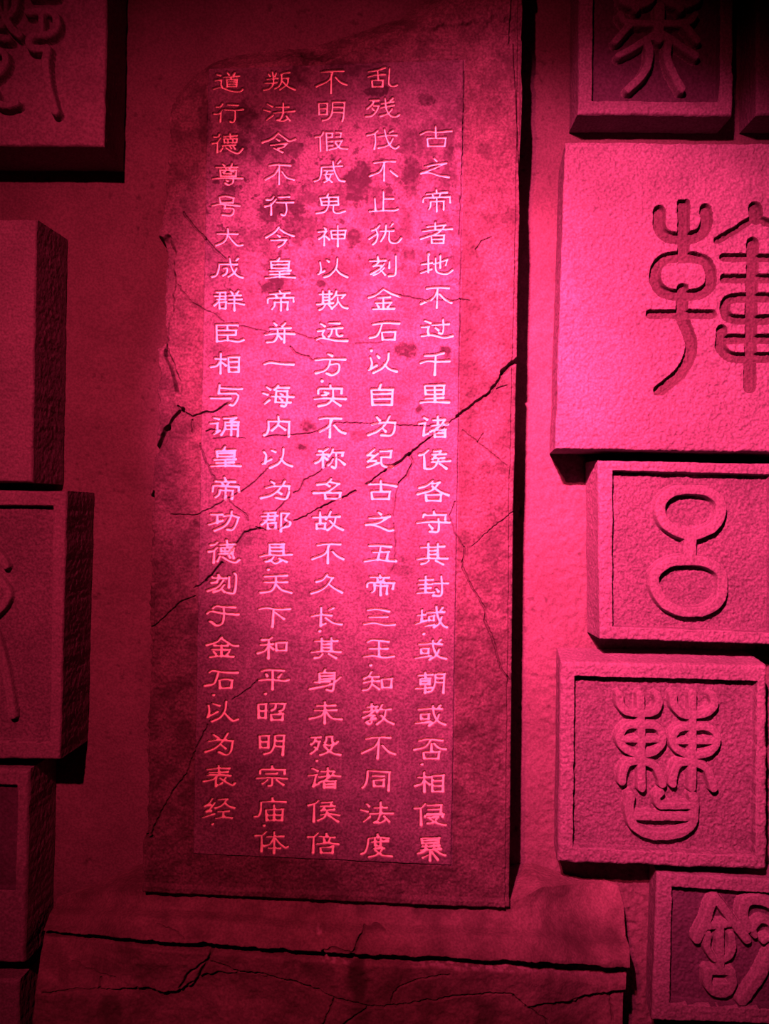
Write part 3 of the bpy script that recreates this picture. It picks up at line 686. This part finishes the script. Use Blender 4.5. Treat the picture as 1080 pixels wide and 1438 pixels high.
dl = np.minimum(np.arange(nx)[None, :], np.arange(nx)[::-1][None, :]) * 0.75
db = np.minimum(dl, np.arange(ny)[::-1][:, None] * 0.75)
tt = np.clip(1 - db / (3.0 + 1.5 * vnoise(U, V, 12, 3)), 0, 1)
H -= 0.006 * (1 - np.sqrt(1 - tt * tt))
# lower moulding
lip = V - np.interp(U, [200, 300, 450, 600, 716], [1252, 1256, 1263, 1270, 1274])
H += 0.007 * sstep(-13, -8, lip + 1.5 * fbm(U, V, 30, 2, 2))
# cracks
for c, wd, dp in [
 ('727,506 716,512 706,522', 9, .02), ('706,522 698,540 683,555', 5, .014), ('683,555 655,575 642,585', 4, .012), ('698,546 712,541', 2.5, .006), ('642,585 629,595 603,615', 2, .006), ('603,615 575,638', 3.5, .010), ('575,638 560,650 540,662', 6, .012), ('540,662 515,680', 3.5, .008),
 ('575,640 580,650 572,668 560,678', 4, .007), ('560,678 557,690 555,705 553,725', 2.2, .005), ('553,735 556,765 555,785 552,800', 1.6, .004),
 ('629,595 610,599 586,598 558,597 500,594 470,594', 2.0, .005), ('408,487 414,495 421,498 434,501 440,507', 3, .006), ('369,614 395,612 420,610 449,606 466,600', 2, .005),
 ('413,692 420,690 428,674 443,667 461,654 475,640', 2.5, .005), ('388,717 397,709 408,698 406,690', 2.5, .005), ('499,690 480,700 464,706 451,713', 4, .008), ('451,713 440,718 430,725 413,731', 2.5, .006), ('405,732 392,743 373,745 360,740', 2.2, .006),
 ('240,722 277,723 285,718 300,712 318,701 330,695 343,688 355,679 362,673 376,658', 1.8, .005), ('281,623 289,646 296,662 303,673', 2.6, .006), ('318,695 324,705 330,711 337,716 344,721 349,731', 2.4, .006),
 ('258,298 272,318 289,335', 3.5, .008), ('289,335 295,343 304,353 317,364', 3.4, .008), ('250,400 270,425 287,435 300,440 315,452', 1.8, .005), ('333,457 355,462 377,467 390,462', 1.8, .004), ('415,468 433,475 443,477 455,486', 1.8, .004),
 ('258,578 270,585 285,580 300,579 309,574 321,566', 3, .008), ('290,606 297,603 303,604', 3, .006), ('300,616 320,614 345,616', 1.6, .004), ('561,415 583,420 596,422 615,422 636,423 646,420 660,422', 2.2, .005), ('500,483 530,482 545,478', 1.5, .003),
 ('650,604 671,621 713,654', 1.8, .005), ('671,621 679,609', 1.6, .004), ('721,719 687,745 663,767', 1.8, .005), ('639,705 631,724 639,749 652,768', 2, .005), ('652,768 650,797 662,823 681,855 681,871 693,899 703,938 716,956', 3.4, .008),
 ('257,575 241,591 236,600', 7, .014), ('236,600 225,623 221,632', 10, .022), ('258,578 250,570', 4, .01), ('270,590 270,606', 4, .008), ('228,458 233,484', 4, .01),
 ('204,884 216,880 240,858 256,844 274,837', 2.6, .006), ('272,826 283,821 290,815', 2.2, .005), ('290,815 298,807 307,796 312,791', 4.5, .009), ('323,778 336,760 345,748 365,742', 4.5, .008), ('262,1087 269,1066 292,1017', 2.4, .006), ('212,1178 216,1162 229,1136 245,1108 262,1087', 2.2, .006),
 ('327,982 338,975 350,967 362,955', 2.2, .005), ('207,960 206,1080 204,1175', 2.2, .006), ('195,1186 203,1178 214,1176', 5, .012), ('216,690 215,800 213,900 210,960', 2.2, .006),
 ('671,362 668,350 676,338 690,333', 2, .005), ('652,100 651,170 648,260 645,330', 2.2, .005)]:
    groove(H, U, V, c, wd, dp, st, 0.5, 0.9)
# outline line of the panel
pl = np.exp(-(pd / 1.1) ** 2) * sstep(250, 600, U)
H -= 0.003 * pl
# stains and lichen with their own shapes, then shade painted on the panel top
def blob(cx, cy, rx, ry, s, lam=16):
    w = np.nonzero((abs(U - cx) < rx * 2) & (abs(V - cy) < ry * 2))
    r = np.hypot((U[w] - cx) / rx, (V[w] - cy) / ry) + 0.9 * fbm(U[w], V[w], lam, 5, 3, 0.75)
    st[w] = np.maximum(st[w], min(1.0, 1.45 * s) * (1 - sstep(0.55, 1.15, r)) * (0.92 + 0.4 * fbm(U[w], V[w], 5, 2, 6)))
for q in [(505, 262, 26, 34, .8), (345, 165, 18, 26, .6), (340, 205, 12, 22, .6), (398, 290, 36, 20, .7), (380, 297, 20, 20, .7), (385, 400, 22, 12, .7), (450, 399, 8, 7, .8), (424, 205, 5, 4, .8), (412, 228, 4, 4, .8), (572, 492, 18, 13, .8), (625, 494, 9, 9, .6),
          (530, 130, 22, 9, .7), (600, 140, 16, 12, .6), (575, 250, 20, 30, .6), (575, 205, 12, 20, .5), (575, 360, 14, 12, .5), (495, 335, 12, 16, .8), (560, 560, 18, 8, .3), (430, 600, 14, 10, .6), (505, 612, 16, 8, .4), (425, 628, 9, 5, .7), (587, 575, 6, 8, .7),
          (560, 800, 16, 10, .35), (565, 785, 10, 8, .4), (500, 95, 60, 12, .5), (430, 70, 40, 22, .6), (630, 210, 8, 30, .6), (645, 160, 7, 26, .5), (288, 170, 10, 60, .5), (420, 108, 20, 20, .5), (536, 348, 7, 6, .5), (500, 272, 20, 16, .8),
          (275, 735, 8, 9, .6), (655, 490, 18, 60, .25), (700, 620, 10, 16, .3), (310, 492, 18, 8, .4), (345, 760, 12, 9, .3), (470, 375, 40, 20, .4), (430, 325, 30, 22, .5), (395, 340, 10, 10, .4)]:
    blob(*q)
mott = sstep(-0.1, 0.4, fbm(U, V, 30, 6, 2, 0.7)) * (0.72 * np.exp(-(((V - 250) / 170) ** 2)) * pm + 0.55 * (1 - pm))
mott = np.maximum(mott, pm * 0.85 * sstep(0.22, 0.42, fbm(U + 90, V, 11, 4, 5, 0.7)) * np.exp(-(((V - 290) / 190) ** 2)))
mott = np.maximum(mott, pm * sstep(260, 90, V) * (0.35 + 0.4 * fbm(U, V, 40, 5, 4, 0.7)))  # mottled grime, mostly the light's falloff at the panel top put into colour
speck = sstep(0.0, 0.45, fbm(U, V, 4.5, 2, 4)) * (1.0 * gz + 0.10 * pm + 0.2 * bord)
st = np.clip(np.maximum(np.maximum(st, mott), speck), 0, 0.92)

# the carved characters
lab = np.zeros(U.shape, np.int16)
taper = lambda q: 0.82 + 0.30 * q * q
cid = 0; owner = {}
def carve(strokes, key):
    global cid
    cid += 1; owner[cid] = key
    w = window(U, V, strokes, 5)
    d = sdf_strokes(U[w], V[w], strokes, taper) + 0.25 * vnoise(U[w], V[w], 5, 3)
    H[w] -= 0.0085 * (1 - sstep(-0.9, 0.95, d))
    p = 1 - sstep(-0.75, 0.25, d)
    paint[w] = np.maximum(paint[w], p); st[w] *= (1 - p)
    l = lab[w]; l[d < 0.6] = cid; lab[w] = l
for c in range(5):
    for k, stks in enumerate(TXT[c]): carve(stks, ('c', c, k))
    for (x, y) in DOT[c]: carve([(np.array([[x, y]]), 2.6)], ('d', c, 0))

F = W(U, V, ST_H); F[..., 1] = -H
# the far-set wear of the paint: a little thinner towards the top of the panel
at = np.stack([st, paint * (0.92 + 0.08 * vnoise(U, V, 8, 1))], -1)
cl = np.maximum.reduce([lab[:-1, :-1], lab[1:, :-1], lab[1:, 1:], lab[:-1, 1:]])
inp = (pd[:-1, :-1] > -0.8)
org = tuple(W(460, 1262, 0.2) * np.array([1, 0, 1]))
a = Acc(); a.grid(F, (~inp) & (cl == 0), at)
sides(a, F, dict(L=0.0, R=0.0, T=0.0, B=0.0), ST_H, rows=60, amp=0.005)
stele = a.build('inscribed_stele', M_STELE, org)
tag(stele, 'tall broken-edged stone stele carved with five columns of pale characters', 'stele')
a = Acc(); a.grid(F, inp & (cl == 0), at)
panel = a.build('inscription_panel', M_PANEL, org, stele)
order = ['first', 'second', 'third', 'fourth', 'fifth']
for c in range(5):
    colo = bpy.data.objects.new('inscription_column', None); C.objects.link(colo); colo.parent = stele
    colo['label'] = f'pale characters of the {order[c]} column from the right'
    for i, key in owner.items():
        if key[1] != c: continue
        w = np.nonzero(cl == i)
        if len(w[0]) == 0: continue
        y0, y1, x0, x1 = w[0].min(), w[0].max() + 1, w[1].min(), w[1].max() + 1
        a = Acc(); a.grid(F[y0:y1 + 1, x0:x1 + 1], cl[y0:y1, x0:x1] == i, at[y0:y1 + 1, x0:x1 + 1])
        if key[0] == 'c':
            o = a.build('carved_character', M_PANEL, org, colo)
            o['label'] = f'pale incised character, number {key[2] + 1} from the top of its column'
        else:
            o = a.build('reading_stop', M_PANEL, org, colo)
            o['label'] = 'small pale incised dot between two characters'
